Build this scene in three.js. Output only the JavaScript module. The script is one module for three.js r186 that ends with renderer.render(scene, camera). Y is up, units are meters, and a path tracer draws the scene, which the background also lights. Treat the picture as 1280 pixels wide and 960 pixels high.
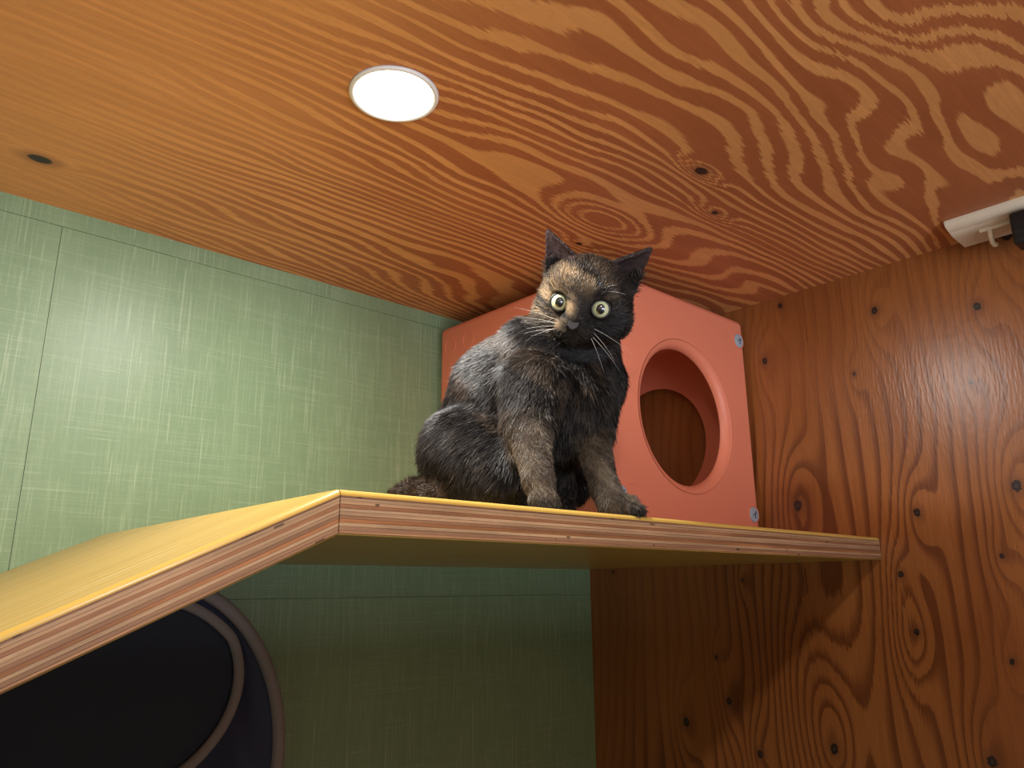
import * as THREE from 'three';
import { RoundedBoxGeometry } from 'three/addons/geometries/RoundedBoxGeometry.js';
import { RectAreaLightUniformsLib } from 'three/addons/lights/RectAreaLightUniformsLib.js';
import { mergeGeometries } from 'three/addons/utils/BufferGeometryUtils.js';
import { Brush, Evaluator, SUBTRACTION } from 'three-bvh-csg';

// ---------------------------------------------------------------- camera, light, exposure
RectAreaLightUniformsLib.init();
const EYE = 1.75;                                   // height of the lens above the floor
const F = 961, YAW = 42.493 * Math.PI / 180, PITCH = 15.014 * Math.PI / 180, ROLL = -0.479 * Math.PI / 180;
const scene = new THREE.Scene();
scene.background = new THREE.Color(0x000000);
const camera = new THREE.PerspectiveCamera(2 * Math.atan(480 / F) * 180 / Math.PI, 4 / 3, 0.02, 20);
const fwd = new THREE.Vector3(Math.sin(YAW) * Math.cos(PITCH), Math.sin(PITCH), -Math.cos(YAW) * Math.cos(PITCH));
const right0 = new THREE.Vector3(Math.cos(YAW), 0, Math.sin(YAW));
const up0 = right0.clone().cross(fwd);
const camRight = right0.clone().multiplyScalar(Math.cos(ROLL)).addScaledVector(up0, Math.sin(ROLL));
const camUp = up0.clone().multiplyScalar(Math.cos(ROLL)).addScaledVector(right0, -Math.sin(ROLL));
camera.matrixAutoUpdate = true;
camera.position.set(0, EYE, 0);
camera.quaternion.setFromRotationMatrix(new THREE.Matrix4().makeBasis(camRight, camUp, fwd.clone().negate()));
const renderer = new THREE.WebGLRenderer({ antialias: true });
renderer.toneMapping = THREE.LinearToneMapping;
renderer.toneMappingExposure = 1.28;
renderer.shadowMap.enabled = true;

// lamps of the ceiling: [x, z]; the first is the one in the picture, the others belong to the room behind the lens
const LAMPS = [[0.338, -0.527], [0.12, -0.02], [-0.72, -0.02]];
const LAMP_RADIANCE = 340, LAMP_COLOR = [1.0, 0.97, 0.92];
// daylight through the frosted window in the wall behind the lens
const WIN = { x0: -1.0, x1: 0.75, y0: EYE - 0.68, y1: EYE + 0.06 }, DAY = [0.85, 0.96, 1.15], DAY_RADIANCE = 7.0;

// room planes
const CEIL = EYE + 0.4436, ZG = -0.9728, XW = 1.0802, XL = -1.45, ZF = 1.7;
const SHELF_TOP = EYE + 0.065, SHELF_BOT = EYE + 0.0355, SHELF_Z = -0.447, FOLD_X = 0.2568;

// a pixel of the photograph and the plane it lies on give a point
const dirOf = (px, py) => new THREE.Vector3().addScaledVector(camRight, (px - 640) / F).addScaledVector(camUp, (480 - py) / F).add(fwd);
const atZ = (px, py, z) => { const d = dirOf(px, py).multiplyScalar(1); d.multiplyScalar(z / d.z); d.y += EYE; return d; };
const atX = (px, py, x) => { const d = dirOf(px, py); d.multiplyScalar(x / d.x); d.y += EYE; return d; };
const atY = (px, py, y) => { const d = dirOf(px, py); d.multiplyScalar((y - EYE) / d.y); d.y += EYE; return d; };

// ---------------------------------------------------------------- helpers
let seed = 20231;
const rnd = () => { seed = (seed + 0x6D2B79F5) | 0; let t = Math.imul(seed ^ (seed >>> 15), 1 | seed); t = (t + Math.imul(t ^ (t >>> 7), 61 | t)) ^ t; return ((t ^ (t >>> 14)) >>> 0) / 4294967296; };
const hash = (x, y) => { let h = Math.imul(x | 0, 374761393) + Math.imul(y | 0, 668265263) | 0; h = Math.imul(h ^ (h >>> 13), 1274126177); return ((h ^ (h >>> 16)) >>> 0) / 4294967296; };
const noise = (x, y) => { const xi = Math.floor(x), yi = Math.floor(y), fx = x - xi, fy = y - yi, u = fx * fx * (3 - 2 * fx), v = fy * fy * (3 - 2 * fy);
  const a = hash(xi, yi), b = hash(xi + 1, yi), c = hash(xi, yi + 1), d = hash(xi + 1, yi + 1); return a + (b - a) * u + (c - a) * v + (a - b - c + d) * u * v; };
const fbm = (x, y, o = 3) => { let s = 0, a = 0.5, n = 0; for (let i = 0; i < o; i++) { s += a * noise(x, y); n += a; a *= 0.5; x = x * 2.03 + 17.1; y = y * 2.03 + 5.7; } return s / n; };
const clamp = (x, a = 0, b = 1) => Math.min(b, Math.max(a, x));
const sst = (a, b, x) => { const t = clamp((x - a) / (b - a)); return t * t * (3 - 2 * t); };
const mix = (a, b, t) => a + (b - a) * t;
const mix3 = (a, b, t) => [mix(a[0], b[0], t), mix(a[1], b[1], t), mix(a[2], b[2], t)];
const enc = (c) => { c = clamp(c); return Math.round(255 * (c <= 0.0031308 ? 12.92 * c : 1.055 * Math.pow(c, 1 / 2.4) - 0.055)); };
function texture(w, h, fn, wrap = THREE.MirroredRepeatWrapping, gray = false) {
  const d = new Uint8Array(w * h * 4);
  for (let j = 0; j < h; j++) for (let i = 0; i < w; i++) {
    const c = fn((i + 0.5) / w, (j + 0.5) / h), k = 4 * (j * w + i);
    if (gray) { d[k] = d[k + 1] = d[k + 2] = Math.round(255 * clamp(c)); } else { d[k] = enc(c[0]); d[k + 1] = enc(c[1]); d[k + 2] = enc(c[2]); }
    d[k + 3] = 255;
  }
  const t = new THREE.DataTexture(d, w, h, THREE.RGBAFormat);
  t.magFilter = THREE.LinearFilter; t.minFilter = THREE.LinearMipmapLinearFilter; t.generateMipmaps = true;
  t.wrapS = t.wrapT = wrap; if (!gray) t.colorSpace = THREE.SRGBColorSpace; t.needsUpdate = true;
  return t;
}
const mat = (o) => new THREE.MeshPhysicalMaterial(o);
const lin = (r, g, b) => new THREE.Color().setRGB(r, g, b);
const used = new Map();
const numbered = (n) => { const k = used.get(n) ?? 0; used.set(n, k + 1); return k ? `${n}_${String(k).padStart(3, '0')}` : n; };
function mesh(name, geo, m, parent) { const o = new THREE.Mesh(geo, m); o.name = parent ? name : numbered(name); o.castShadow = o.receiveShadow = true; (parent ?? scene).add(o); return o; }
function tag(o, label, category, group) { o.userData.label = label; o.userData.category = category; if (group) o.userData.group = group; return o; }
function thing(name, label, category, at = [0, 0, 0], group) { const g = new THREE.Group(); g.name = numbered(name); g.position.set(...at); scene.add(g); return tag(g, label, category, group); }
function struct(name, geo, m) { const o = mesh(name, geo, m); o.userData.kind = 'structure'; return o; }
const box = (x0, x1, y0, y1, z0, z1) => new THREE.BoxGeometry(x1 - x0, y1 - y0, z1 - z0).translate((x0 + x1) / 2, (y0 + y1) / 2, (z0 + z1) / 2);
// uv from position by the way a face points: fn(x, y, z, axis) => [u, v]
function planarUV(geo, fn) {
  const g = geo.index ? geo.toNonIndexed() : geo, p = g.attributes.position, uv = new Float32Array(p.count * 2), a = new THREE.Vector3(), b = new THREE.Vector3(), c = new THREE.Vector3();
  for (let i = 0; i < p.count; i += 3) {
    a.fromBufferAttribute(p, i); b.fromBufferAttribute(p, i + 1); c.fromBufferAttribute(p, i + 2);
    const n = b.clone().sub(a).cross(c.clone().sub(a)), ax = Math.abs(n.x) > Math.abs(n.y) ? (Math.abs(n.x) > Math.abs(n.z) ? 0 : 2) : (Math.abs(n.y) > Math.abs(n.z) ? 1 : 2);
    for (const [k, q] of [[0, a], [1, b], [2, c]]) { const w = fn(q.x, q.y, q.z, ax); uv[2 * (i + k)] = w[0]; uv[2 * (i + k) + 1] = w[1]; }
  }
  g.setAttribute('uv', new THREE.BufferAttribute(uv, 2)); return g;
}
const latheUp = (pts, seg = 48) => new THREE.LatheGeometry(pts.map(([r, y]) => new THREE.Vector2(r, y)), seg);

// ---------------------------------------------------------------- wood and wallpaper
const C0 = [-0.13, -1.0], CW = [1.24, 0.94];        // patch of ceiling that one sheet texture covers: origin (x, z), size
const ceilKnots = [[0.666, -0.416, 0.007, 2.6], [0.761, -0.461, 0.004, 1.8], [0.70, -0.63, 0.0035, 1.2], [0.1214, -0.8673, 0.009, 1.6]];
function ceilRings(x, z) {
  x += (noise(z * 1900, 3.3) - 0.5) * 0.012 + (noise(z * 520, 9.1) - 0.5) * 0.010;      // saw-toothed ring edges, along the grain
  const back = clamp((-0.55 - z) / 0.35), open = sst(-0.46, -0.30, z + 0.04 * (x - 0.7));
  const q = z + 0.2 * (x - 0.35) * back - 0.05 * (x - 0.5) * (1 - back);
  let r = q < -0.40 ? (q + 0.40) / 0.0145 : (q + 0.40) / 0.029;                          // rings widen toward the room
  r += mix(3.4, 3.8, open) * (fbm(x * 1.7 + 3, z * 6.5 + 1, 2) * 2 - 1) + mix(0.7, 0.75, open) * (fbm(x * 8 + 9, z * 22, 2) * 2 - 1);
  r += 4.2 * Math.exp(-(((x - 0.672) / 0.085) ** 2 + ((z + 0.565) / 0.036) ** 2));
  r += 3.2 * Math.exp(-(((x - 0.55) / 0.08) ** 2 + ((z + 0.19) / 0.06) ** 2));
  for (const [kx, kz, , a] of ceilKnots) r += a * 1.3 * Math.exp(-(((x - kx) / 0.034) ** 2 + ((z - kz) / 0.012) ** 2));
  return r;
}
const ceilTex = texture(2048, 1552, (u, v) => {
  const x = C0[0] + u * CW[0], z = C0[1] + v * CW[1];
  const r = ceilRings(x, z), s = r - Math.floor(r), id = Math.floor(r);
  const duty = 0.40 + 0.26 * (hash(id, 7) - 0.5) + 0.26 * (fbm(x * 9, z * 30, 2) - 0.5);
  let dark = sst(duty - 0.05, duty + 0.03, s) * (1 - sst(0.93, 0.99, s));
  const plain = sst(0.42, 0.12, x + 0.18 * (fbm(x * 5, z * 9, 2) - 0.5) + 0.10 * (z + 0.6));   // pale sheet of veneer with faint rings
  dark *= mix(1, 0.15, plain);
  const fib = 0.9 + 0.2 * noise(x * 40, z * 900) * noise(x * 9 + 4, z * 260), pore = noise(x * 160, z * 1700);
  let light = mix3([0.70, 0.315, 0.098], [0.78, 0.365, 0.125], fbm(x * 6, z * 20, 2));
  let deep = mix3([0.39, 0.120, 0.040], [0.48, 0.158, 0.054], fbm(x * 8 + 5, z * 24 + 3, 2));
  let c = mix3(light, deep, dark);
  c = c.map((t) => t * fib * (pore > 0.86 ? 0.9 : 1));
  for (const [kx, kz, kr] of ceilKnots) { const d = Math.hypot((x - kx) / 1.5, z - kz) / kr; if (d < 2.4) { const k = sst(1.0, 0.7, d), halo = sst(2.4, 0.8, d) * 0.5; c = mix3(c, [0.22, 0.08, 0.03], halo); c = mix3(c, [0.03, 0.016, 0.012], k); } }
  return c;
});
const ceilBump = texture(1024, 776, (u, v) => { const x = C0[0] + u * CW[0], z = C0[1] + v * CW[1]; return 0.5 + 0.5 * (noise(x * 30, z * 900) - 0.5) + 0.4 * (noise(x * 90, z * 420) - 0.5); }, THREE.MirroredRepeatWrapping, true);

const W0 = [-0.99, -0.32], WW = [0.82, 0.78];       // wall sheet: origin (z, height above the lens), size
const wallKnots = [[0.429, -0.553, 4], [0.346, -0.588, 5], [0.381, -0.412, 5], [0.351, -0.284, 5], [0.296, -0.452, 3], [0.253, -0.306, 2.5], [0.117, -0.558, 7], [0.094, -0.394, 5], [0.016, -0.425, 4], [-0.056, -0.415, 4], [-0.21, -0.542, 6.5], [0.117, -0.276, 6.5], [0.035, -0.304, 3], [-0.199, -0.35, 6], [-0.086, -0.312, 3], [0.435, -0.237, 7], [0.03, -0.918, 3], [-0.103, -0.717, 3], [-0.202, -0.78, 6], [0.012, -0.66, 2.5], [-0.165, -0.70, 5], [-0.232, -0.655, 5]];
const wallTex = texture(1680, 1600, (u, v) => {
  const z = W0[0] + u * WW[0], y = W0[1] + v * WW[1];
  const yy = y + (noise(z * 1700, 5.1) - 0.5) * 0.014;
  let q = z + 0.12 * (fbm(z * 4 + 1, yy * 2.4 + 7, 2) - 0.5) + 0.014 * (fbm(z * 14, yy * 7, 2) - 0.5);
  q += 0.035 * Math.exp(-(((z + 0.60) / 0.05) ** 2)) * sst(0.12, -0.25, yy) * 1.2;
  let r = q / 0.022;
  r += 3.4 * Math.exp(-(((z + 0.565) / 0.05) ** 2 + ((yy + 0.13) / 0.17) ** 2)) + 2.4 * Math.exp(-(((z + 0.43) / 0.022) ** 2 + ((yy + 0.07) / 0.07) ** 2));
  for (const [ky, kz, kr] of wallKnots) r += 0.42 * kr * Math.exp(-(((z - kz) / 0.0045 / kr) ** 2 + ((y - ky) / 0.012 / kr) ** 2));
  const s = r - Math.floor(r);
  let dark = sst(0.42, 0.88, s) * (1 - sst(0.94, 1, s));
  const faint = fbm(z * 4 + 8, yy * 2.5, 2);
  dark *= mix(0.35, 1.1, sst(0.35, 0.6, faint));
  let light = mix3([0.265, 0.084, 0.021], [0.370, 0.132, 0.034], fbm(z * 12, yy * 3, 3)), deep = [0.120, 0.030, 0.008];
  let c = mix3(light, deep, dark * 0.72);
  const fib = 0.88 + 0.24 * noise(z * 1100, yy * 26), pore = noise(z * 1500, y * 90);
  c = c.map((t) => t * fib * (pore > 0.88 ? 0.85 : 1));
  const joint = Math.abs(z + 0.516) < 0.0007 && y > 0.36 ? 0.55 : 1; c = c.map((t) => t * joint);
  for (const [ky, kz, kr] of wallKnots) { const d = Math.hypot(z - kz, (y - ky) / 1.25) / (kr * 0.001) + 0.35 * (noise(z * 600, y * 600) - 0.5); if (d < 3) { c = mix3(c, [0.16, 0.055, 0.018], sst(3, 0.9, d) * 0.55); c = mix3(c, [0.022, 0.012, 0.010], sst(1.0, 0.72, d)); if (d < 0.35) c = mix3(c, [0.07, 0.05, 0.04], 0.6); } }
  return c;
});
const wallBump = texture(1024, 1024, (u, v) => { const z = W0[0] + u * WW[0], y = W0[1] + v * WW[1]; return 0.5 + 0.55 * (noise(z * 620, y * 75) - 0.5) + 0.35 * (noise(z * 1000, y * 150) - 0.5); }, THREE.MirroredRepeatWrapping, true);

// woven wallpaper, one metre of it per texture
const slub = (a, b, f) => { const row = Math.floor(a * f), h = hash(row, 11), h2 = hash(row, 23), len = noise(b * (14 + 16 * h2) + 50 * h, row * 1.7); return (h > 0.7 ? 1 : 0.4) * sst(0.5, 0.9, len) * (0.5 + 0.5 * h2); };
const weave = (x, y) => {
  const warp = slub(x, y, 720), weft = slub(y, x, 800), th = 0.5 + 0.25 * Math.sin(x * 3900) + 0.25 * Math.sin(y * 4300);
  return { warp, weft, th };
};
const paperTex = texture(2048, 2048, (u, v) => {
  const w = weave(u, v), big = fbm(u * 5, v * 3, 3), col = fbm(u * 26, v * 2.2, 2);
  let c = mix3([0.195, 0.305, 0.165], [0.260, 0.378, 0.210], 0.6 * col + 0.4 * big);
  c = mix3(c, [0.45, 0.57, 0.36], clamp(0.55 * w.warp + 0.30 * w.weft));
  return c.map((t) => t * (0.9 + 0.14 * w.th) * (0.92 + 0.16 * hash(Math.floor(u * 2048), Math.floor(v * 2048))));
});
const paperBump = texture(1600, 1600, (u, v) => { const w = weave(u, v); return 0.35 + 0.3 * w.warp + 0.3 * w.weft + 0.15 * hash(Math.floor(u * 1100), Math.floor(v * 1100)); }, THREE.MirroredRepeatWrapping, true);

// plywood edge: length x thickness
const PLY = 0.026;
const plyTones = [[0.27, 0.125, 0.06], [0.50, 0.31, 0.17], [0.44, 0.26, 0.135], [0.34, 0.15, 0.065], [0.54, 0.34, 0.19], [0.46, 0.28, 0.15], [0.30, 0.15, 0.075], [0.40, 0.165, 0.06], [0.52, 0.33, 0.18], [0.34, 0.18, 0.095], [0.44, 0.23, 0.11]];
const plyTex = texture(2048, 160, (u, v) => {
  const n = plyTones.length, w = (1 - v) * n + 0.5 * (fbm(u * 6, v * 4, 2) - 0.5), id = clamp(Math.floor(w), 0, n - 1), s = w - Math.floor(w);
  let c = plyTones[id].slice();
  const streak = noise(u * 26, v * 150 + id * 9), fine = noise(u * 240, v * 190), patch = noise(u * 9 + id * 31, id * 5.3);
  c = c.map((t) => t * (0.55 + 0.6 * streak) * (0.82 + 0.36 * fine) * (0.72 + 0.5 * patch));
  const glue = sst(0.10 + 0.10 * noise(u * 40, id * 3.1), 0.0, Math.min(s, 1 - s));
  c = mix3(c, [0.07, 0.032, 0.018], glue * (0.45 + 0.5 * noise(u * 14, id * 8.7)));
  if (noise(u * 70 + id * 13, id * 2.9) > 0.945 && s > 0.2 && s < 0.9) c = mix3(c, [0.04, 0.02, 0.012], 0.75);
  return c;
});
// lacquered top veneer
const topTex = texture(1024, 1024, (u, v) => {
  const n = fbm(u * 3, v * 60, 3), r = (v * 34 + 2.2 * fbm(u * 2.2, v * 6, 2)) % 1, f = noise(u * 10, v * 700);
  let c = mix3([0.52, 0.32, 0.055], [0.64, 0.43, 0.105], n);
  c = mix3(c, [0.42, 0.22, 0.04], 0.55 * sst(0.5, 0.95, r));
  c = c.map((t) => t * (0.88 + 0.22 * f));
  if (noise(u * 3 + v * 190, v * 60 - u * 5) > 0.88) c = mix3(c, [0.82, 0.66, 0.36], 0.5);
  return c;
}, THREE.MirroredRepeatWrapping);

const M = {
  ceiling: mat({ map: ceilTex, bumpMap: ceilBump, bumpScale: 0.00012, roughness: 0.46 }),
  woodWall: mat({ map: wallTex, bumpMap: wallBump, bumpScale: 0.00017, roughness: 0.29 }),
  paper: mat({ map: paperTex, bumpMap: paperBump, bumpScale: 0.0002, roughness: 0.40 }),
  backing: mat({ color: lin(0.02, 0.025, 0.02), roughness: 0.9 }),
  ply: mat({ map: plyTex, roughness: 0.42 }),
  top: mat({ map: topTex, roughness: 0.3 }),
  plaster: mat({ color: lin(0.78, 0.77, 0.74), roughness: 0.9 }),
  floor: mat({ color: lin(0.70, 0.71, 0.69), roughness: 0.6 }),
  orange: mat({ color: lin(0.76, 0.225, 0.125), roughness: 0.46 }),
  plug: mat({ color: lin(0.34, 0.40, 0.44), roughness: 0.45 }),
  plugMark: mat({ color: lin(0.07, 0.08, 0.09), roughness: 0.6 }),
  ivory: mat({ color: lin(0.80, 0.68, 0.50), roughness: 0.4 }),
  black: mat({ color: lin(0.008, 0.008, 0.009), roughness: 0.4 }),
  chrome: mat({ color: lin(0.80, 0.79, 0.75), roughness: 0.4 }),
  glow: mat({ color: lin(0.9, 0.9, 0.9), emissive: lin(...LAMP_COLOR), emissiveIntensity: 6, roughness: 0.6 }),
  navy: mat({ color: lin(0.013, 0.022, 0.062), roughness: 0.6, sheen: 0.3, sheenColor: lin(0.1, 0.12, 0.25) }),
  piping: mat({ color: lin(0.26, 0.225, 0.22), roughness: 0.85 }),
};

// ---------------------------------------------------------------- the room
const T = 0.05;
{
  // ceiling sheet with a round opening for each lamp
  const sh = new THREE.Shape([[XL - T, ZG - T], [XW + T, ZG - T], [XW + T, ZF + T], [XL - T, ZF + T]].map(([x, z]) => new THREE.Vector2(x, z)));
  for (const [x, z] of LAMPS) { const h = new THREE.Path(); h.absarc(x, z, 0.0385, 0, Math.PI * 2); sh.holes.push(h); }
  const g = new THREE.ExtrudeGeometry(sh, { depth: 0.03, bevelEnabled: false, curveSegments: 40 });
  g.rotateX(Math.PI / 2); g.translate(0, CEIL + 0.03, 0);               // shape y becomes z, thickness goes up
  struct('ceiling', planarUV(g, (x, y, z, a) => a === 1 ? [(x - C0[0]) / CW[0], (z - C0[1]) / CW[1]] : [(x - C0[0]) / CW[0] + z, y]), M.ceiling);
  struct('ceiling_void', box(XL - T, XW + T, CEIL + 0.06, CEIL + 0.08, ZG - T, ZF + T), M.plaster).name = 'trim_1';
  struct('wall_right', planarUV(box(XW, XW + T, 0, CEIL + 0.06, ZG - T, ZF + T), (x, y, z, a) => a === 0 ? [(z - W0[0]) / WW[0], (y - EYE - W0[1]) / WW[1]] : [x, y]), M.woodWall);
  const back = struct('wall_back', box(XL - T, XW, 0, CEIL + 0.06, ZG - T, ZG - 0.0012), M.backing);
  // wallpaper lengths, butted with hairline joints
  const g2 = 0.0003, yTop = EYE + 0.4212, yLow = EYE - 0.0083, xs = 0.1695;
  for (const [x0, x1, y0, y1] of [[XL, XW, yTop + g2, CEIL], [XL, xs - g2, yLow + g2, yTop - g2], [xs + g2, XW, yLow + g2, yTop - g2], [XL, xs - 0.35, 0.001, yLow - g2], [xs - 0.35 + g2, XW, 0.001, yLow - g2]])
    mesh('wallpaper_panel', planarUV(box(x0, x1, y0, y1, ZG - 0.0012, ZG), (x, y, z, a) => a === 2 ? [x * 1.05 + x0, y * 1.05 + y0 * 0.37] : [x, y + z]), M.paper, back);
  struct('wall_left', box(XL - T, XL, 0, CEIL + 0.06, ZG, ZF + T), M.plaster);
  const ws = new THREE.Shape([[XL, 0], [XW, 0], [XW, CEIL + 0.06], [XL, CEIL + 0.06]].map(([x, y]) => new THREE.Vector2(x, y)));
  ws.holes.push(new THREE.Path([[WIN.x0, WIN.y0], [WIN.x0, WIN.y1], [WIN.x1, WIN.y1], [WIN.x1, WIN.y0]].map(([x, y]) => new THREE.Vector2(x, y))));
  struct('wall_front', new THREE.ExtrudeGeometry(ws, { depth: T, bevelEnabled: false }).translate(0, 0, ZF), M.plaster);
  const pane = struct('window_1', box(WIN.x0, WIN.x1, WIN.y0, WIN.y1, ZF + 0.02, ZF + 0.028), mat({ color: lin(0.8, 0.85, 0.9), emissive: lin(...DAY), emissiveIntensity: 0.8, roughness: 0.6 }));
  const bar = (x0, x1, y0, y1) => mesh('window_frame', box(x0, x1, y0, y1, ZF + 0.004, ZF + 0.034), M.plaster, pane), fw = 0.04;
  bar(WIN.x0, WIN.x0 + fw, WIN.y0, WIN.y1); bar(WIN.x1 - fw, WIN.x1, WIN.y0, WIN.y1); bar(WIN.x0, WIN.x1, WIN.y0, WIN.y0 + fw); bar(WIN.x0, WIN.x1, WIN.y1 - fw, WIN.y1); bar((WIN.x0 + WIN.x1 - fw) / 2, (WIN.x0 + WIN.x1 + fw) / 2, WIN.y0, WIN.y1);
  const day = new THREE.RectAreaLight(lin(...DAY), DAY_RADIANCE, WIN.x1 - WIN.x0 - 0.08, WIN.y1 - WIN.y0 - 0.08);
  day.name = 'window_daylight'; day.position.set((WIN.x0 + WIN.x1) / 2, (WIN.y0 + WIN.y1) / 2, ZF - 0.002); scene.add(day);
  struct('wall_divider', new RoundedBoxGeometry(XW - XL - 0.002, EYE - 0.04, 0.10, 3, 0.006).translate((XW + XL) / 2, (EYE - 0.04) / 2, 0.16), M.plaster);   // half-height partition that the picture was taken over
  struct('floor', box(XL - T, XW + T, -T, 0, ZG - T, ZF + T), M.floor);
}

// ---------------------------------------------------------------- recessed ceiling lamps
LAMPS.forEach(([x, z], i) => {
  const t = thing('downlight', i ? ['', 'round white downlight in the ceiling right above the lens', 'round white downlight in the ceiling near the plain plaster wall'][i] : 'round glowing white downlight set in the wooden ceiling above the cat', 'ceiling lamp', [x, CEIL, z], i ? 'downlights out in the room' : undefined);
  mesh('trim_ring', latheUp([[0.0365, 0.0], [0.0366, -0.0022], [0.0385, -0.003], [0.0405, -0.0024], [0.0415, -0.0003], [0.0385, 0.0002], [0.0365, 0.0]]), M.chrome, t);
  mesh('housing', latheUp([[0.0372, 0.0], [0.0372, 0.02], [0.0, 0.02], [0.0, 0.021], [0.0382, 0.021], [0.0382, 0.0]]), M.plaster, t);
  mesh('diffuser', latheUp([[0.0, 0.0012], [0.034, 0.0012], [0.0366, 0.002], [0.0366, 0.004], [0.0, 0.004]]), M.glow, t);
  const l = new THREE.RectAreaLight(lin(...LAMP_COLOR), LAMP_RADIANCE, 0.052, 0.052);
  l.name = 'downlight_light'; l.position.set(0, -0.0035, 0); l.rotation.x = -Math.PI / 2; t.add(l);
});

// ---------------------------------------------------------------- shelf and ramp boards
function boardParts(x0, x1, parent, shear) {
  const prof = (pts) => { const s = new THREE.Shape(pts.map(([z, y]) => new THREE.Vector2(-z, y))); const g = new THREE.ExtrudeGeometry(s, { depth: x1 - x0, bevelEnabled: false }); g.rotateY(Math.PI / 2); g.translate(x0, 0, 0); return g; };
  // after rotateY the shape's x runs along -z and the extrusion along +x
  const zb = ZG + 0.0006, zf = SHELF_Z, yt = SHELF_TOP, yb = SHELF_BOT, r = 0.0042, round = [];
  for (let k = 0; k <= 7; k++) { const a = k / 7 * Math.PI / 2; round.push([zf - r + r * Math.cos(a), yt - r + r * Math.sin(a)]); }
  const top = prof([[zb, yt - r], ...round, [zb, yt]]);
  const core = prof([[zb, yb + 0.0006], [zf - 0.0006, yb + 0.0006], [zf, yb + 0.0012], [zf, yt - r], [zb, yt - r]]);
  const under = prof([[zb, yb], [zf - 0.0012, yb], [zf - 0.0006, yb + 0.0006], [zb, yb + 0.0006]]);
  const skew = (g) => { if (!shear) return g; const p = g.attributes.position; for (let i = 0; i < p.count; i++) p.setY(i, p.getY(i) + 0.465 * (p.getX(i) - FOLD_X)); return g; };
  const fin = (g, fn) => { const q = planarUV(g, fn); skew(q); q.computeVertexNormals(); return q; };
  mesh('top_veneer', fin(top, (x, y, z) => [x * 1.3, (z - y) * 1.6]), M.top, parent);
  mesh('plywood_core', fin(core, (x, y, z, a) => [a === 0 ? z : x, (y - yb - 0.0006) / PLY]), M.ply, parent);
  mesh('under_veneer', fin(under, (x, y, z) => [x * 1.3 + 0.37, (z - y) * 1.6]), M.top, parent);
}
const shelf = thing('wall_shelf', 'level plywood shelf board with laminated edge, carrying the cat and the orange box', 'shelf');
boardParts(FOLD_X + 0.0004, XW - 0.0004, shelf, false);
const ramp = thing('ramp_board', 'sloping plywood ramp board with shiny yellow top, meeting the level shelf', 'ramp');
boardParts(-0.62, FOLD_X - 0.0004, ramp, true);

// ---------------------------------------------------------------- orange cube
{
  const x0 = 0.724, x1 = 1.070, y0 = SHELF_TOP + 0.0004, y1 = EYE + 0.4165, z1 = -0.6145, z0 = -0.966;
  const cx = (x0 + x1) / 2, cy = (y0 + y1) / 2, cz = (z0 + z1) / 2, sx = x1 - x0, sy = y1 - y0, sz = z1 - z0, th = 0.012;
  const t = thing('pet_cube', 'orange moulded plastic pet cube with large round openings, in the corner on the shelf', 'pet house', [cx, y0, cz]);
  const ev = new Evaluator(); ev.attributes = ['position', 'normal']; ev.useGroups = false;
  const brush = (g) => { const b = new Brush(g); b.updateMatrixWorld(); return b; };
  let b = brush(new RoundedBoxGeometry(sx, sy, sz, 6, 0.011));
  b = ev.evaluate(b, brush(new RoundedBoxGeometry(sx - 2 * th, sy - 2 * th, sz - 2 * th, 5, 0.012)), SUBTRACTION);
  const R = 0.0985, lip = 0.013, prof = [[0, -0.05], [R, -0.05], [R, -lip]];
  for (let k = 1; k <= 8; k++) { const a = k / 8 * Math.PI / 2; prof.push([R + lip * (1 - Math.cos(a)), -lip + lip * Math.sin(a)]); }
  prof.push([R + lip + 0.0005, 0.02], [0, 0.02]);
  const cutter = () => { const g = latheUp(prof, 72); return g; };                  // axis y, flared mouth at y = 0
  const hy = EYE + 0.2365 - cy;
  for (const [rx, rz, px, py, pz] of [[Math.PI / 2, 0, 0.002, hy, sz / 2], [-Math.PI / 2, 0, 0.002, hy, -sz / 2], [0, -Math.PI / 2, sx / 2, hy, 0], [0, Math.PI / 2, -sx / 2, hy, 0]]) {
    const g = cutter(); g.rotateX(rx); g.rotateZ(rz); g.translate(px, py, pz);
    b = ev.evaluate(b, brush(g), SUBTRACTION);
  }
  const shell = b.geometry.clone(); shell.clearGroups(); shell.translate(0, sy / 2, 0);
  mesh('shell', shell, M.orange, t);
  // screw plugs in the corners of the front and of the side towards the ramp
  const plug = latheUp([[0, 0.0022], [0.0098, 0.0020], [0.0112, 0.0008], [0.0115, -0.002], [0, -0.002]], 28);
  const ring = new THREE.TorusGeometry(0.0132, 0.0008, 8, 36);
  const stroke = (w, h, x, y, a) => new THREE.BoxGeometry(w, h, 0.0006).rotateZ(a).translate(x, y, 0.0023);
  const mark = mergeGeometries([stroke(0.012, 0.0015, 0, 0.0015, 0.55), stroke(0.0015, 0.008, 0.001, -0.002, -0.25)]);
  const put = (px, py, pz, side, capped) => {
    const q = new THREE.Group(); q.name = 'screw_plug'; q.position.set(px - cx, py + EYE - y0, pz - cz); if (side) q.rotation.y = -Math.PI / 2; t.add(q);
    mesh('moulded_ring', ring, M.orange, q);
    if (capped) { mesh('cap', plug.clone().rotateX(Math.PI / 2), M.plug, q); mesh('mark', mark, M.plugMark, q); }
  };
  put(1.052, 0.380, z1, false, true); put(1.052, 0.1065, z1, false, true); put(0.7685, 0.1155, z1, false, false); put(0.7445, 0.1145, z1, false, true);
  put(x0, 0.380, z0 + 0.03, true, false); put(x0, 0.380, z0 + 0.075, true, false);
}

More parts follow.
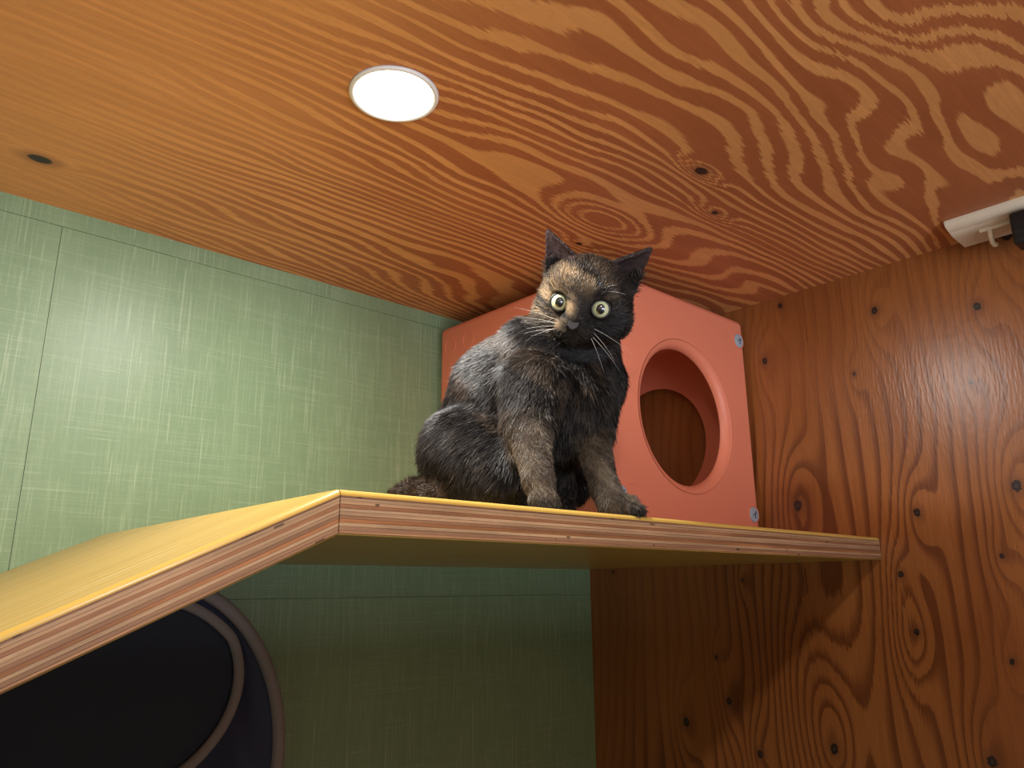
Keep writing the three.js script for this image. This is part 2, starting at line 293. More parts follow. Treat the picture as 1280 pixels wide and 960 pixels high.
// ---------------------------------------------------------------- ivory ceiling rail with a hook and a black clip
{
  const zEnd = -0.2835, xa = 0.9985, xb = 1.0690, hgt = 0.012;
  const rail = thing('ceiling_rail', 'ivory plastic rail fixed to the ceiling along the wood wall', 'rail', [(xa + xb) / 2, CEIL, zEnd]);
  const hw = (xb - xa) / 2, s = new THREE.Shape();
  s.moveTo(-hw, 0); s.quadraticCurveTo(-hw, -hgt * 0.55, -hw + 0.010, -hgt * 0.72); s.lineTo(-hw + 0.016, -hgt * 0.78); s.quadraticCurveTo(-hw + 0.022, -hgt, -hw + 0.030, -hgt); s.lineTo(hw - 0.002, -hgt); s.quadraticCurveTo(hw, -hgt, hw, -hgt + 0.002); s.lineTo(hw, 0); s.closePath();
  mesh('profile', new THREE.ExtrudeGeometry(s, { depth: 0.62, bevelEnabled: true, bevelSize: 0.0008, bevelThickness: 0.0008, bevelSegments: 2, curveSegments: 8 }).translate(0, -0.0009, 0.001), M.ivory, rail);
  const hk = atY(1237, 284, CEIL - hgt).sub(rail.position);
  const tube = (pts, r, seg = 24) => new THREE.TubeGeometry(new THREE.CatmullRomCurve3(pts.map((p) => new THREE.Vector3(...p))), seg, r, 8);
  mesh('runner', new RoundedBoxGeometry(0.010, 0.005, 0.034, 2, 0.0012).translate(hk.x, -hgt - 0.003, hk.z + 0.006), M.ivory, rail);
  const hook = mesh('hook', new RoundedBoxGeometry(0.007, 0.012, 0.005, 2, 0.001).translate(hk.x, -hgt - 0.009, hk.z), M.ivory, rail);
  mesh('hook_tip', tube([[hk.x, -hgt - 0.012, hk.z], [hk.x + 0.002, -hgt - 0.018, hk.z - 0.0005], [hk.x + 0.007, -hgt - 0.0215, hk.z], [hk.x + 0.011, -hgt - 0.0205, hk.z + 0.001]], 0.003), M.ivory, hook);
  const c = atY(1279, 280, CEIL - hgt - 0.012);
  const clip = thing('rail_clip', 'black plastic clip gripping the ivory ceiling rail', 'clip', [c.x, CEIL - hgt - 0.0012, c.z + 0.004]);
  mesh('clip_body', new RoundedBoxGeometry(0.052, 0.030, 0.026, 3, 0.004).translate(0.004, -0.0155, 0), M.black, clip);
  mesh('clip_jaw', new RoundedBoxGeometry(0.030, 0.014, 0.034, 3, 0.003).translate(-0.006, -0.034, 0.004), M.black, clip);
  mesh('clip_lever', new RoundedBoxGeometry(0.018, 0.010, 0.040, 2, 0.003).rotateX(0.3).translate(0.012, -0.030, 0.012), M.black, clip);
}

// ---------------------------------------------------------------- navy pop-up pet tent under the ramp
{
  const zf = -0.905, c = atZ(150, 970, zf), RX = 0.172, RY = 0.196, R = RX;
  const t = thing('pet_tent', 'navy fabric pop-up pet tent with grey binding and a mesh window, under the ramp', 'pet tent', [c.x, c.y, ZG + 0.001]);
  const dz = zf - (ZG + 0.001);
  const w = atZ(130, 866, zf).sub(new THREE.Vector3(c.x, c.y, zf)), wa = 0.142, wb = 0.112, tilt = 0.06;
  const oval = (k, n = 72) => Array.from({ length: n }, (_, i) => { const a = i / n * Math.PI * 2, x = k * wa * Math.cos(a), y = k * wb * Math.sin(a); return new THREE.Vector2(w.x + x * Math.cos(tilt) - y * Math.sin(tilt), w.y + x * Math.sin(tilt) + y * Math.cos(tilt)); });
  const inside = oval(1).map((p) => { const l = Math.hypot(p.x / RX, p.y / RY); return l > 0.9 ? p.multiplyScalar(0.9 / l) : p; });
  // cloth that dips and puckers between the rims
  const rings = 14, seg = 144, pos = [], idx = [];
  for (let j = 0; j <= rings; j++) for (let i = 0; i < seg; i++) {
    const a = i / seg * Math.PI * 2, o = new THREE.Vector2(RX * Math.cos(a), RY * Math.sin(a));
    let best = inside[0], bd = -9; for (const p of inside) { const q = p.clone().sub(w); const d = (q.x * (o.x - w.x) + q.y * (o.y - w.y)) / (q.length() * Math.hypot(o.x - w.x, o.y - w.y)); if (d > bd) { bd = d; best = p; } }
    const k = j / rings, x = mix(best.x, o.x, k), y = mix(best.y, o.y, k), pucker = Math.sin(Math.PI * k);
    pos.push(x, y, dz - 0.006 * pucker + 0.005 * pucker * (fbm(x * 34, y * 26 + x * 20, 3) - 0.5));
    if (j < rings) { const p = j * seg + i, q = j * seg + (i + 1) % seg; idx.push(p, q, p + seg, q, q + seg, p + seg); }
  }
  const front = new THREE.BufferGeometry(); front.setAttribute('position', new THREE.Float32BufferAttribute(pos, 3)); front.setIndex(idx); front.computeVertexNormals();
  mesh('front_panel', front, M.navy, t);
  const meshTex = texture(512, 512, (u, v) => { const a = Math.sin(u * 512 * Math.PI / 4) * Math.sin(v * 512 * Math.PI / 4 + (Math.floor(u * 128) % 2) * 1.5); return a > 0.25 ? [0.003, 0.004, 0.007] : [0.018, 0.028, 0.060]; }, THREE.RepeatWrapping);
  meshTex.repeat.set(9, 9);
  const net = new THREE.ShapeGeometry(new THREE.Shape(inside), 24); net.translate(0, 0, dz - 0.004);
  mesh('mesh_window', planarUV(net, (x, y) => [x, y]), mat({ map: meshTex, roughness: 0.7 }), t);
  const loop = (pts, r, z) => { const cv = new THREE.CatmullRomCurve3(pts.map((p) => new THREE.Vector3(p.x, p.y, z)), true); const g = new THREE.TubeGeometry(cv, 200, r, 8, true); return g; };
  const rim = Array.from({ length: 48 }, (_, i) => new THREE.Vector2(RX * Math.cos(i / 24 * Math.PI), RY * Math.sin(i / 24 * Math.PI)));
  mesh('window_piping', loop(inside, 0.0062, dz), M.piping, t);
  mesh('rim_binding', loop(rim, 0.0078, dz), M.piping, t);
  mesh('back_binding', loop(rim, 0.007, 0.0075), M.piping, t);
  const side = []; for (let k = 0; k <= 6; k++) { const v = k / 6; side.push([R - 0.004 - 0.008 * Math.sin(Math.PI * v), 0.004 + (dz - 0.006) * v]); }
  mesh('side_fabric', latheUp(side, 120).rotateX(Math.PI / 2).scale(1, RY / RX, 1), M.navy, t);
  mesh('back_panel', new THREE.CircleGeometry(R - 0.002, 96).scale(1, RY / RX, 1).translate(0, 0, 0.004), M.navy, t);
}

// ---------------------------------------------------------------- the cat
{
  const V = (x, y, z) => new THREE.Vector3(x, y, z);
  const floorY = SHELF_TOP;
  const on = (p, r) => { p.y = floorY + r; return p; };
  // head frame: X to the right of the picture, Y up along the tilted head, Z out of the face
  const hc = atZ(731, 376, -0.490);
  const toEye = camera.position.clone().sub(hc).normalize();
  let hx = camRight.clone().addScaledVector(toEye, -camRight.dot(toEye)).normalize(), hy = toEye.clone().cross(hx).normalize();
  const rot = (v, ax, a) => v.clone().applyAxisAngle(ax, a);
  const roll = -9.5 * Math.PI / 180; hx = rot(hx, toEye, roll); hy = rot(hy, toEye, roll);
  const yaw = -7 * Math.PI / 180; const hz0 = rot(toEye, hy, yaw); hx = rot(hx, hy, yaw);
  const hz = hz0.clone();
  const toWorld = (x, y, z) => hc.clone().addScaledVector(hx, x * 0.001).addScaledVector(hy, y * 0.001).addScaledVector(hz, z * 0.001);

  const cap = (a, b, ra, rb) => { const ab = b.clone().sub(a); return { ax: a.x, ay: a.y, az: a.z, bx: ab.x, by: ab.y, bz: ab.z, l2: ab.lengthSq(), ra, rb }; };
  const dCap = (c, x, y, z) => { const px = x - c.ax, py = y - c.ay, pz = z - c.az; let t = c.l2 > 0 ? (px * c.bx + py * c.by + pz * c.bz) / c.l2 : 0; t = t < 0 ? 0 : t > 1 ? 1 : t; const qx = px - t * c.bx, qy = py - t * c.by, qz = pz - t * c.bz; return Math.sqrt(qx * qx + qy * qy + qz * qz) - (c.ra + (c.rb - c.ra) * t); };
  const smin = (a, b, k) => { const h = k - Math.abs(a - b); return (a < b ? a : b) - (h > 0 ? h * h / (4 * k) : 0); };
  const smax = (a, b, k) => -smin(-a, -b, k);

  const withers = atZ(672, 446, -0.552), mid = atZ(636, 494, -0.590), rump = atZ(609, 556, -0.628), belly = atZ(662, 545, -0.585);
  const chest = atZ(712, 500, -0.535), low = atZ(706, 540, -0.545), lsh = atZ(738, 478, -0.545), neckA = atZ(734, 392, -0.535), neckB = atZ(718, 448, -0.545);
  const torso = [cap(neckA, neckB, 0.036, 0.038), cap(neckB, withers, 0.036, 0.036), cap(withers, mid, 0.039, 0.055), cap(mid, rump, 0.055, 0.057), cap(chest, belly, 0.038, 0.048), cap(chest, low, 0.036, 0.032), cap(belly, rump, 0.048, 0.054), cap(neckB, lsh, 0.036, 0.034)];
  const rsh = atZ(668, 480, -0.530), relb = atZ(661, 537, -0.512), rwri = atZ(673, 600, -0.476), rpaw = on(atZ(678, 626, -0.470), 0.0135);
  const legR = [cap(rsh, relb, 0.033, 0.0225), cap(relb, rwri, 0.0205, 0.0118), cap(rwri, rpaw, 0.0118, 0.0112)];
  const lelb = atZ(738, 548, -0.52), lwri = atZ(757, 612, -0.482), lpaw = on(atZ(766, 630, -0.470), 0.0115);
  const ltoe = on(atZ(786, 634, -0.4615), 0.0095);
  const legL = [cap(lsh, lelb, 0.033, 0.0205), cap(lelb, lwri, 0.0185, 0.0122), cap(lwri, lpaw, 0.0122, 0.012), cap(lpaw, ltoe, 0.0115, 0.0105)];
  const along = ltoe.clone().sub(lpaw).setY(0).normalize(), across = V(-along.z, 0, along.x);
  const toes = [];
  for (let k = 0; k < 4; k++) { const o = (k - 1.5) * 0.0066, reach = [0.004, 0.009, 0.009, 0.004][k]; const a = on(ltoe.clone().addScaledVector(across, o), 0.0068), b = on(ltoe.clone().addScaledVector(across, o * 1.15).addScaledVector(along, reach), 0.0058); toes.push(cap(a, b, 0.0066, 0.0056)); }
  const rdir = V(0.25, 0, 1).normalize(), rac = V(-rdir.z, 0, rdir.x);
  for (let k = 0; k < 4; k++) { const o = (k - 1.5) * 0.0046, reach = [0.005, 0.009, 0.009, 0.005][k]; const a = on(rpaw.clone().addScaledVector(rac, o), 0.0058), b = on(rpaw.clone().addScaledVector(rac, o * 1.1).addScaledVector(rdir, reach), 0.0050); toes.push(cap(a, b, 0.0056, 0.0048)); }
  const knee = atZ(634, 592, -0.548), hip = atZ(594, 568, -0.605), hock = on(V(0.482, 0, -0.612), 0.018), htoe = on(V(0.502, 0, -0.540), 0.013);
  const lknee = atZ(700, 596, -0.575), lhip = atZ(668, 562, -0.63), lhtoe = on(V(0.555, 0, -0.535), 0.013), lhock = on(V(0.53, 0, -0.60), 0.018);
  const hind = [cap(hip, knee, 0.054, 0.036), cap(knee, hock, 0.030, 0.019), cap(hock, htoe, 0.018, 0.013), cap(lhip, lknee, 0.050, 0.032), cap(lknee, lhock, 0.026, 0.018), cap(lhock, lhtoe, 0.018, 0.013)];
  const tailPts = [atZ(598, 585, -0.668), on(V(0.510, 0, -0.698), 0.022), on(V(0.474, 0, -0.684), 0.022), on(V(0.458, 0, -0.652), 0.024), on(V(0.464, 0, -0.618), 0.028), on(V(0.480, 0, -0.602), 0.029)];
  const tail = []; const tr = [0.022, 0.020, 0.0175, 0.017, 0.0165, 0.0145]; for (let k = 0; k < tailPts.length - 1; k++) tail.push(cap(tailPts[k], tailPts[k + 1], tr[k], tr[k + 1]));

  // head, in millimetres of its own frame
  const ell = (x, y, z, cx, cy, cz, rx, ry, rz) => { const a = (x - cx) / rx, b = (y - cy) / ry, c = (z - cz) / rz, k0 = Math.sqrt(a * a + b * b + c * c), k1 = Math.hypot(a / rx, b / ry, c / rz); return k1 > 0 ? k0 * (k0 - 1) / k1 : -Math.min(rx, ry, rz); };
  const EYES = [-1, 1].map((s) => [s * 20.5, -5.5, 31.5]);
  const EYE_R = 9.4;
  const earTip = [[-50, 62, -6], [54, 60, -10]], earBase = [[-29, 30, -4], [33, 30, -8]], earOpen = [[-0.45, -0.1, 0.89], [0.62, -0.25, 0.74]];
  const unit = (v) => { const l = Math.hypot(...v); return v.map((t) => t / l); };
  const ears = earTip.map((tip, i) => { const b = earBase[i], o = unit(earOpen[i]); return { out: cap(V(...b), V(...tip), 21, 3.4), hollow: cap(V(b[0] + o[0] * 8, b[1] + o[1] * 8 + 2, b[2] + o[2] * 8), V(tip[0] + o[0] * 4.6, tip[1] + o[1] * 4.6, tip[2] + o[2] * 4.6), 19.5, 2.6) }; });
  const snout = cap(V(0, 6, 34), V(0, -20, 46), 13, 9.5), chin = cap(V(0, -36, 30), V(0, -37, 36), 11, 8.5), padL = cap(V(-8, -27, 38), V(-10, -29, 42), 11, 9.5), padR = cap(V(8, -27, 38), V(10, -29, 42), 11, 9.5), mouthL = cap(V(0, -31, 51.5), V(-12, -36, 46), 1.5, 1.1), mouthR = cap(V(0, -31, 51.5), V(12, -36, 46), 1.5, 1.1), brow = cap(V(-19, 9, 30), V(19, 9, 30), 12, 12);
  function dHead(X, Y, Z) {
    let d = ell(X, Y, Z, 0, 7, -8, 45, 38, 46);
    d = smin(d, ell(X, Y, Z, 0, -16, 2, 49, 27, 33), 14);
    d = smin(d, dCap(brow, X, Y, Z), 10);
    d = smin(d, dCap(snout, X, Y, Z), 9);
    d = smin(d, dCap(padL, X, Y, Z), 5); d = smin(d, dCap(padR, X, Y, Z), 5); d = smin(d, dCap(chin, X, Y, Z), 7);
    for (const e of EYES) { d = smax(d, -(Math.hypot(X - e[0], Y - e[1], Z - e[2] - 4) - 9.8), 3); }
    for (const e of ears) { const shell = smax(dCap(e.out, X, Y, Z), -dCap(e.hollow, X, Y, Z), 1.2); d = smin(d, shell, 3); }
    d = smax(d, -Math.min(dCap(mouthL, X, Y, Z), dCap(mouthR, X, Y, Z)), 1.5);
    for (const e of EYES) d = Math.min(d, Math.hypot(X - e[0], Y - e[1], Z - e[2]) - EYE_R + 1.2);
    return d;
  }
  const R9 = [hx.x, hx.y, hx.z, hy.x, hy.y, hy.z, hz.x, hz.y, hz.z];
  const local = (x, y, z) => { x -= hc.x; y -= hc.y; z -= hc.z; return [1000 * (x * R9[0] + y * R9[1] + z * R9[2]), 1000 * (x * R9[3] + y * R9[4] + z * R9[5]), 1000 * (x * R9[6] + y * R9[7] + z * R9[8])]; };
  function sdf(x, y, z) {
    let d = 1; for (const c of torso) d = smin(d, dCap(c, x, y, z), 0.020);
    let h = 1; for (const c of hind) h = smin(h, dCap(c, x, y, z), 0.012); d = smin(d, h, 0.012);
    let a = 1; for (const c of legR) a = smin(a, dCap(c, x, y, z), 0.008); d = smin(d, a, 0.010);
    a = 1; for (const c of legL) a = smin(a, dCap(c, x, y, z), 0.008); for (const c of toes) a = smin(a, dCap(c, x, y, z), 0.0022); d = smin(d, a, 0.010);
    a = 1; for (const c of tail) a = smin(a, dCap(c, x, y, z), 0.008); d = smin(d, a, 0.004);
    const L = local(x, y, z), far = Math.hypot(L[0], L[1], L[2]);
    const hd = far > 140 ? (far - 95) * 0.001 : dHead(L[0], L[1], L[2]) * 0.001; d = smin(d, hd, 0.014);
    return Math.max(d, floorY + 0.0006 - y);
  }
  // surface nets on a grid, blocks far from the skin skipped
  const CELL = 0.0017, lo = [0.30, floorY - 0.006, -0.74], hi = [0.72, EYE + 0.43, -0.425], N = lo.map((l, i) => Math.ceil((hi[i] - l) / CELL) + 1);
  const val = new Float32Array(N[0] * N[1] * N[2]).fill(1), at = (i, j, k) => i + N[0] * (j + N[1] * k), B = 8;
  for (let k = 0; k < N[2]; k += B) for (let j = 0; j < N[1]; j += B) for (let i = 0; i < N[0]; i += B) {
    const d = sdf(lo[0] + (i + 4) * CELL, lo[1] + (j + 4) * CELL, lo[2] + (k + 4) * CELL), skip = Math.abs(d) > CELL * 8.5;
    for (let c = k; c < Math.min(N[2], k + B); c++) for (let b = j; b < Math.min(N[1], j + B); b++) for (let a = i; a < Math.min(N[0], i + B); a++)
      val[at(a, b, c)] = skip ? d : sdf(lo[0] + a * CELL, lo[1] + b * CELL, lo[2] + c * CELL);
  }
  const vid = new Int32Array(val.length).fill(-1), P = [], Fc = [];
  const corner = [[0, 0, 0], [1, 0, 0], [0, 1, 0], [1, 1, 0], [0, 0, 1], [1, 0, 1], [0, 1, 1], [1, 1, 1]], edges = [[0, 1], [2, 3], [4, 5], [6, 7], [0, 2], [1, 3], [4, 6], [5, 7], [0, 4], [1, 5], [2, 6], [3, 7]];
  for (let k = 0; k < N[2] - 1; k++) for (let j = 0; j < N[1] - 1; j++) for (let i = 0; i < N[0] - 1; i++) {
    const v = corner.map((c) => val[at(i + c[0], j + c[1], k + c[2])]); let m = 0; for (let q = 0; q < 8; q++) if (v[q] < 0) m |= 1 << q;
    if (m === 0 || m === 255) continue;
    let x = 0, y = 0, z = 0, n = 0;
    for (const [p, q] of edges) if ((v[p] < 0) !== (v[q] < 0)) { const t = v[p] / (v[p] - v[q]); x += mix(corner[p][0], corner[q][0], t); y += mix(corner[p][1], corner[q][1], t); z += mix(corner[p][2], corner[q][2], t); n++; }
    vid[at(i, j, k)] = P.length / 3; P.push(lo[0] + (i + x / n) * CELL, lo[1] + (j + y / n) * CELL, lo[2] + (k + z / n) * CELL);
  }
  const quad = (a, b, c, d, flip) => { if (a < 0 || b < 0 || c < 0 || d < 0) return; if (flip) Fc.push(a, c, b, a, d, c); else Fc.push(a, b, c, a, c, d); };
  for (let k = 1; k < N[2] - 1; k++) for (let j = 1; j < N[1] - 1; j++) for (let i = 1; i < N[0] - 1; i++) {
    const s = val[at(i, j, k)] < 0;
    if (s !== (val[at(i + 1, j, k)] < 0)) quad(vid[at(i, j - 1, k - 1)], vid[at(i, j, k - 1)], vid[at(i, j, k)], vid[at(i, j - 1, k)], !s);
    if (s !== (val[at(i, j + 1, k)] < 0)) quad(vid[at(i - 1, j, k - 1)], vid[at(i, j, k - 1)], vid[at(i, j, k)], vid[at(i - 1, j, k)], s);
    if (s !== (val[at(i, j, k + 1)] < 0)) quad(vid[at(i - 1, j - 1, k)], vid[at(i, j - 1, k)], vid[at(i, j, k)], vid[at(i - 1, j, k)], !s);
  }
  const nv = P.length / 3, Nn = new Float32Array(nv * 3), Cc = new Float32Array(nv * 3), e = 0.0011;
  for (let i = 0; i < nv; i++) {
    const x = P[3 * i], y = P[3 * i + 1], z = P[3 * i + 2];
    let gx = sdf(x + e, y, z) - sdf(x - e, y, z), gy = sdf(x, y + e, z) - sdf(x, y - e, z), gz = sdf(x, y, z + e) - sdf(x, y, z - e); const l = Math.hypot(gx, gy, gz) || 1;
    Nn[3 * i] = gx / l; Nn[3 * i + 1] = gy / l; Nn[3 * i + 2] = gz / l;
  }
  // coat: near black, brown on the legs and tail, tan patches on one side of the face
  const blob = (L, x, y, r, s = 1) => Math.exp(-(((L[0] - x) / r) ** 2 + ((L[1] - y) / (r * s)) ** 2));
  const inHead = (L) => Math.hypot(L[0], L[1], L[2]) < 62 || L[1] > 25 && Math.abs(L[0]) < 75 && L[1] < 80 && Math.abs(L[2]) < 50;
  function coat(x, y, z) {
    const L = local(x, y, z), n1 = fbm(x * 70 + 3, y * 70 + z * 55, 2), n2 = fbm(x * 240, y * 240 + z * 200, 2);
    let c = mix3([0.0075, 0.0065, 0.0065], [0.024, 0.018, 0.014], n1);
    if (inHead(L)) {
      const faceSide = sst(-20, 10, L[2]);               // the tan fur grows on the face only, not on the nape
      let tan = 1.1 * blob(L, -17, 24, 11, 1.2) + 0.8 * blob(L, -31, 6, 11) + 0.85 * blob(L, -38, -14, 12) + 0.7 * blob(L, -18, -27, 8) + 0.75 * blob(L, 8, 20, 9, 1.5) + 0.9 * blob(L, -7, -8, 5, 1.9) + 0.3 * blob(L, 25, 12, 9);
      tan *= faceSide * sst(0.36, 0.66, 0.62 * n1 + 0.5 * n2);
      c = mix3(c, [0.36, 0.245, 0.135], clamp(tan));
      const e = ears.findIndex((q) => dCap(q.hollow, L[0], L[1], L[2]) < 1.2 && L[1] > 34); if (e >= 0) c = mix3([0.045, 0.028, 0.027], [0.09, 0.055, 0.05], n2);
    } else {
      const leg = Math.min(dCap(legR[1], x, y, z), dCap(legR[2], x, y, z), dCap(legL[1], x, y, z), dCap(legL[2], x, y, z), dCap(legL[3], x, y, z));
      const k = sst(0.008, -0.002, leg) * sst(floorY + 0.15, floorY + 0.05, y); c = mix3(c, mix3([0.07, 0.052, 0.036], [0.24, 0.185, 0.125], n2), k * 0.9);
      let t = 1; for (const q of tail.slice(1)) t = Math.min(t, dCap(q, x, y, z)); c = mix3(c, [0.085, 0.058, 0.040], sst(0.008, 0, t));
      c = mix3(c, [0.06, 0.042, 0.029], 0.8 * sst(0.5, 0.72, n1));
    }
    return c;
  }
  for (let i = 0; i < nv; i++) { const c = coat(P[3 * i], P[3 * i + 1], P[3 * i + 2]); Cc[3 * i] = c[0] * 0.7; Cc[3 * i + 1] = c[1] * 0.7; Cc[3 * i + 2] = c[2] * 0.7; }
  const base = V(0.52, floorY, -0.55);
  const g = new THREE.BufferGeometry();
  g.setAttribute('position', new THREE.Float32BufferAttribute(P, 3)); g.setAttribute('normal', new THREE.BufferAttribute(Nn, 3)); g.setAttribute('color', new THREE.BufferAttribute(Cc, 3)); g.setIndex(Fc);
  g.translate(-base.x, -base.y, -base.z);
  const cat = thing('cat', 'dark tortoiseshell cat sitting at the shelf edge, head turned to look out', 'cat', base.toArray());
  mesh('body', g, mat({ vertexColors: true, roughness: 0.9, specularIntensity: 0.3 }), cat);
  console.log('cat skin', nv, Fc.length / 3);

  // fur: short hairs that lie along the body
  const tri = Fc.length / 3, acc = new Float64Array(tri); let area = 0; const A = V(0, 0, 0), Bv = V(0, 0, 0), Cv = V(0, 0, 0);
  for (let i = 0; i < tri; i++) { const q = [0, 1, 2].map((k) => 3 * Fc[3 * i + k]); A.set(P[q[0]], P[q[0] + 1], P[q[0] + 2]); Bv.set(P[q[1]], P[q[1] + 1], P[q[1] + 2]).sub(A); Cv.set(P[q[2]], P[q[2] + 1], P[q[2] + 2]).sub(A); area += Bv.cross(Cv).length() / 2; acc[i] = area; }
  const HAIRS = 190000, hairGeo = new THREE.ConeGeometry(1, 1, 3, 2, true).translate(0, 0.5, 0);
  { const p = hairGeo.attributes.position; for (let i = 0; i < p.count; i++) { const t = p.getY(i); p.setZ(i, p.getZ(i) + 0); if (t > 0.4 && t < 0.6) { p.setX(i, p.getX(i) * 1.7); p.setZ(i, p.getZ(i) * 1.7); } } }
  const fur = new THREE.InstancedMesh(hairGeo, mat({ color: 0xffffff, roughness: 0.45, specularIntensity: 0.7 }), HAIRS);
  const m4 = new THREE.Matrix4(), q4 = new THREE.Quaternion(), up = V(0, 1, 0), sc = V(1, 1, 1), col = new THREE.Color(); let made = 0;
  const nose = toWorld(0, -24, 52);
  for (let i = 0; made < HAIRS && i < HAIRS * 2; i++) {
    const pick = rnd() * area; let a0 = 0, b0 = tri - 1; while (a0 < b0) { const mdl = (a0 + b0) >> 1; if (acc[mdl] < pick) a0 = mdl + 1; else b0 = mdl; }
    let u = rnd(), v = rnd(); if (u + v > 1) { u = 1 - u; v = 1 - v; } const w = 1 - u - v, q = [0, 1, 2].map((k) => 3 * Fc[3 * a0 + k]);
    const bl = (arr, k) => arr[q[0] + k] * w + arr[q[1] + k] * u + arr[q[2] + k] * v;
    const p = V(bl(P, 0), bl(P, 1), bl(P, 2)), n = V(bl(Nn, 0), bl(Nn, 1), bl(Nn, 2)).normalize(), L = local(p.x, p.y, p.z);
    if (p.y < floorY + 0.002) continue;
    let len, flow;
    if (inHead(L)) {
      if (EYES.some((E) => Math.hypot(L[0] - E[0], L[1] - E[1], L[2] - E[2] - 6) < 13.2)) continue;
      if (L[2] > 49 && Math.abs(L[0]) < 4.5 && L[1] < -21 && L[1] > -30) continue;
      flow = p.clone().sub(nose).normalize(); len = mix(0.003, 0.0085, sst(8, 60, p.distanceTo(nose) * 1000));
      const ear = ears.some((E) => dCap(E.out, L[0], L[1], L[2]) < 2 && L[1] > 36); if (ear) { len = 0.0028; flow = hy.clone(); if (rnd() < 0.35) continue; }
    } else {
      const leg = Math.min(dCap(legR[1], p.x, p.y, p.z), dCap(legR[2], p.x, p.y, p.z), dCap(legL[1], p.x, p.y, p.z), dCap(legL[2], p.x, p.y, p.z), dCap(legL[3], p.x, p.y, p.z)) < 0.004;
      const dn = sst(0.0, 0.28, p.y - floorY);
      flow = leg ? V(0.05, -1, 0.12) : p.clone().sub(hc).normalize().add(V(-0.15, -0.85, -0.25));
      len = leg ? 0.005 : 0.0125; if (dCap(hind[0], p.x, p.y, p.z) < 0.004) len = 0.015; if (p.y < floorY + 0.03) len = Math.min(len, 0.006);
      let t = 1; for (const c of tail) t = Math.min(t, dCap(c, p.x, p.y, p.z)); if (t < 0.004) { len = 0.012; flow = V(-0.6, 0.25, 0.4); }
    }
    const jit = V(rnd() - 0.5, rnd() - 0.5, rnd() - 0.5).multiplyScalar(0.55 + 0.5 * noise(p.x * 90, p.y * 90 + p.z * 80));
    const clump = V(noise(p.x * 120, p.y * 120) - 0.5, noise(p.y * 120 + 9, p.z * 120) - 0.5, noise(p.z * 120 + 5, p.x * 120) - 0.5).multiplyScalar(0.9);
    flow.add(jit).add(clump); flow.addScaledVector(n, -flow.dot(n)).normalize();
    const lift = 0.24 + 0.22 * rnd(); flow.addScaledVector(n, lift).normalize();
    len *= 0.6 + 0.7 * rnd();
    q4.setFromUnitVectors(up, flow); const tuft = rnd() < 0.3 && len > 0.006; if (tuft) len *= 1.15; const wd = len < 0.005 ? 0.00017 : tuft ? 0.00042 : 0.00022; sc.set(wd, len, wd);
    m4.compose(p.clone().sub(base).addScaledVector(n, -0.0003), q4, sc); fur.setMatrixAt(made, m4);
    let c = coat(p.x, p.y, p.z); const tip = rnd(); const tone = tuft ? 0.35 + 1.5 * rnd() : 0.55 + 0.9 * rnd(); c = c.map((t) => t * tone); if (tip > 0.94) c = mix3(c, [0.20, 0.17, 0.14], 0.5);
    fur.setColorAt(made, col.setRGB(...c)); made++;
  }
  fur.count = made; fur.name = 'fur'; fur.userData.kind = 'stuff'; fur.castShadow = fur.receiveShadow = true; cat.add(fur);

  // eyes, nose, whiskers
  const sub = (o) => { o.position.sub(base); return o; };
  const irisMat = mat({ color: lin(0.50, 0.52, 0.31), roughness: 0.25, clearcoat: 1, clearcoatRoughness: 0.03 }), pupilMat = mat({ color: lin(0.004, 0.004, 0.005), roughness: 0.2, clearcoat: 1, clearcoatRoughness: 0.03 });
  const lidMat = mat({ color: lin(0.008, 0.007, 0.007), roughness: 0.5 });
  const pupilGeo = (r) => { const q = new THREE.SphereGeometry(r, 32, 10, 0, Math.PI * 2, 0, 0.56).rotateX(Math.PI / 2), p = q.attributes.position, v = V(0, 0, 0); for (let i = 0; i < p.count; i++) { v.fromBufferAttribute(p, i); v.x *= 0.78; v.setLength(r * 1.012); p.setXYZ(i, v.x, v.y, v.z); } q.computeVertexNormals(); return q; };
  for (const E of EYES) {
    const p = toWorld(...E), gaze = camera.position.clone().sub(p).normalize();
    const eye = new THREE.Group(); eye.name = 'eye'; eye.position.copy(p).sub(base); eye.quaternion.setFromUnitVectors(V(0, 0, 1), gaze); cat.add(eye);
    // keep the slit upright with the tilted head
    const up2 = hy.clone().addScaledVector(gaze, -hy.dot(gaze)).normalize(); eye.quaternion.setFromRotationMatrix(new THREE.Matrix4().makeBasis(up2.clone().cross(gaze), up2, gaze));
    const r = EYE_R * 0.001;
    mesh('iris', new THREE.SphereGeometry(r, 40, 28), irisMat, eye);
    mesh('pupil', pupilGeo(r), pupilMat, eye);
    mesh('eyelid', new THREE.TorusGeometry(r * 0.90, 0.0015, 10, 48).scale(1.02, 0.97, 1).translate(0, 0, r * 0.42), lidMat, eye);
  }
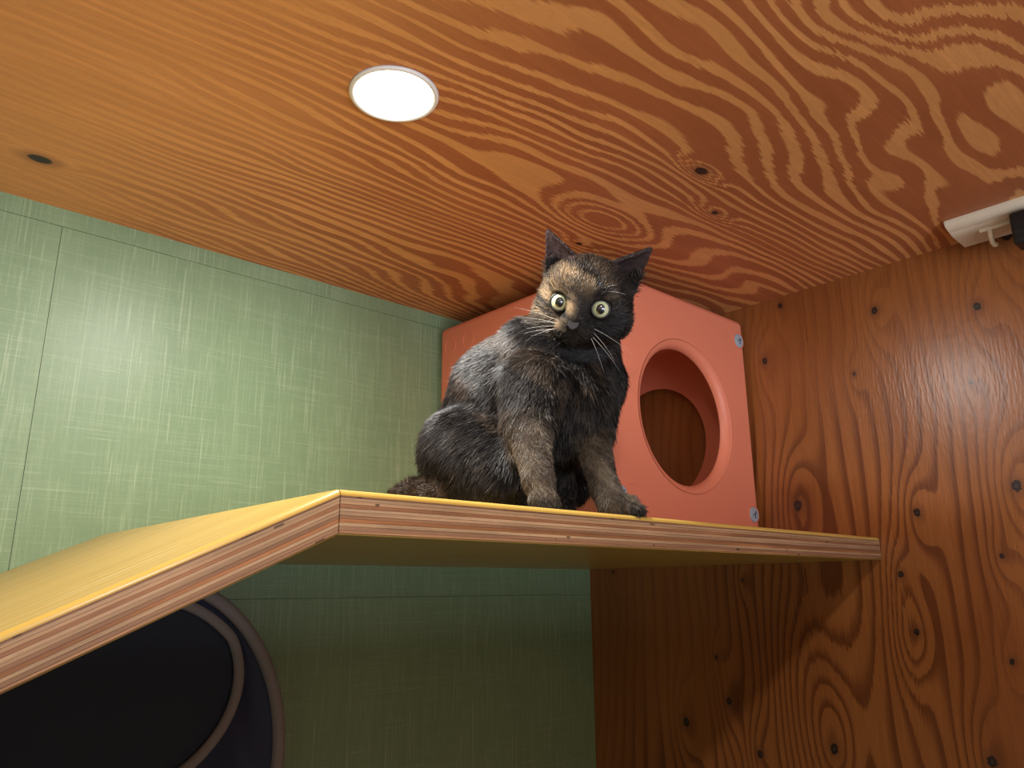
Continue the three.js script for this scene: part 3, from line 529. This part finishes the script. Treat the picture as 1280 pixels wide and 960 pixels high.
  {
    const s = new THREE.Shape(); s.moveTo(-0.0058, 0.0036); s.quadraticCurveTo(0, 0.0052, 0.0058, 0.0036); s.quadraticCurveTo(0.0062, -0.001, 0.0014, -0.0046); s.quadraticCurveTo(0, -0.0058, -0.0014, -0.0046); s.quadraticCurveTo(-0.0062, -0.001, -0.0058, 0.0036);
    const ng = new THREE.ExtrudeGeometry(s, { depth: 0.002, bevelEnabled: true, bevelSize: 0.0012, bevelThickness: 0.0018, bevelSegments: 4, curveSegments: 8 });
    const nm = mesh('nose', ng, mat({ color: lin(0.016, 0.014, 0.015), roughness: 0.7, specularIntensity: 0.4 }), cat); nm.position.copy(toWorld(0, -25.5, 53.6)).sub(base);
    nm.quaternion.setFromRotationMatrix(new THREE.Matrix4().makeBasis(hx, hy, hz)); nm.rotateX(-0.45); nm.scale.setScalar(0.8);
  }
  const whiskMat = mat({ color: lin(0.78, 0.76, 0.70), roughness: 0.35 });
  const whisk = (from, to, bow) => {
    const a = toWorld(...from), b = toWorld(...to), m = a.clone().lerp(b, 0.55).addScaledVector(hy, bow * 0.001), cv = new THREE.QuadraticBezierCurve3(a, m, b), tg = new THREE.TubeGeometry(cv, 12, 0.00016, 5);
    const p = tg.attributes.position, c = V(0, 0, 0); for (let i = 0; i < p.count; i++) { const ringI = Math.floor(i / 6), t = ringI / 12; cv.getPoint(t, c); const k = 1 - 0.8 * t; p.setXYZ(i, mix(c.x, p.getX(i), k), mix(c.y, p.getY(i), k), mix(c.z, p.getZ(i), k)); }
    tg.translate(-base.x, -base.y, -base.z); mesh('whisker', tg, whiskMat, cat);
  };
  for (const [f, t2, bw] of [[[-16, -23, 44], [-62, -18, 40], 3], [[-16, -26, 44], [-56, -27, 42], 3], [[-15, -28, 45], [-46, -36, 44], 2], [[-16, -30, 44], [-40, -43, 46], 2], [[-14, -31, 45], [-50, -42, 38], 3], [[-13, -25, 46], [-44, -30, 50], 2]]) whisk(f, t2, bw);
  for (const [f, t2, bw] of [[[15, -26, 44], [44, -52, 42], 4], [[14, -29, 45], [36, -66, 40], 4], [[15, -30, 44], [50, -62, 32], 4], [[16, -24, 44], [60, -44, 34], 4]]) whisk(f, t2, bw);
  whisk([17, 12, 38], [34, 20, 46], 3); whisk([19, 11, 37], [42, 12, 44], 3); whisk([-17, 12, 38], [-30, 26, 44], 2);
}

renderer.render(scene, camera);
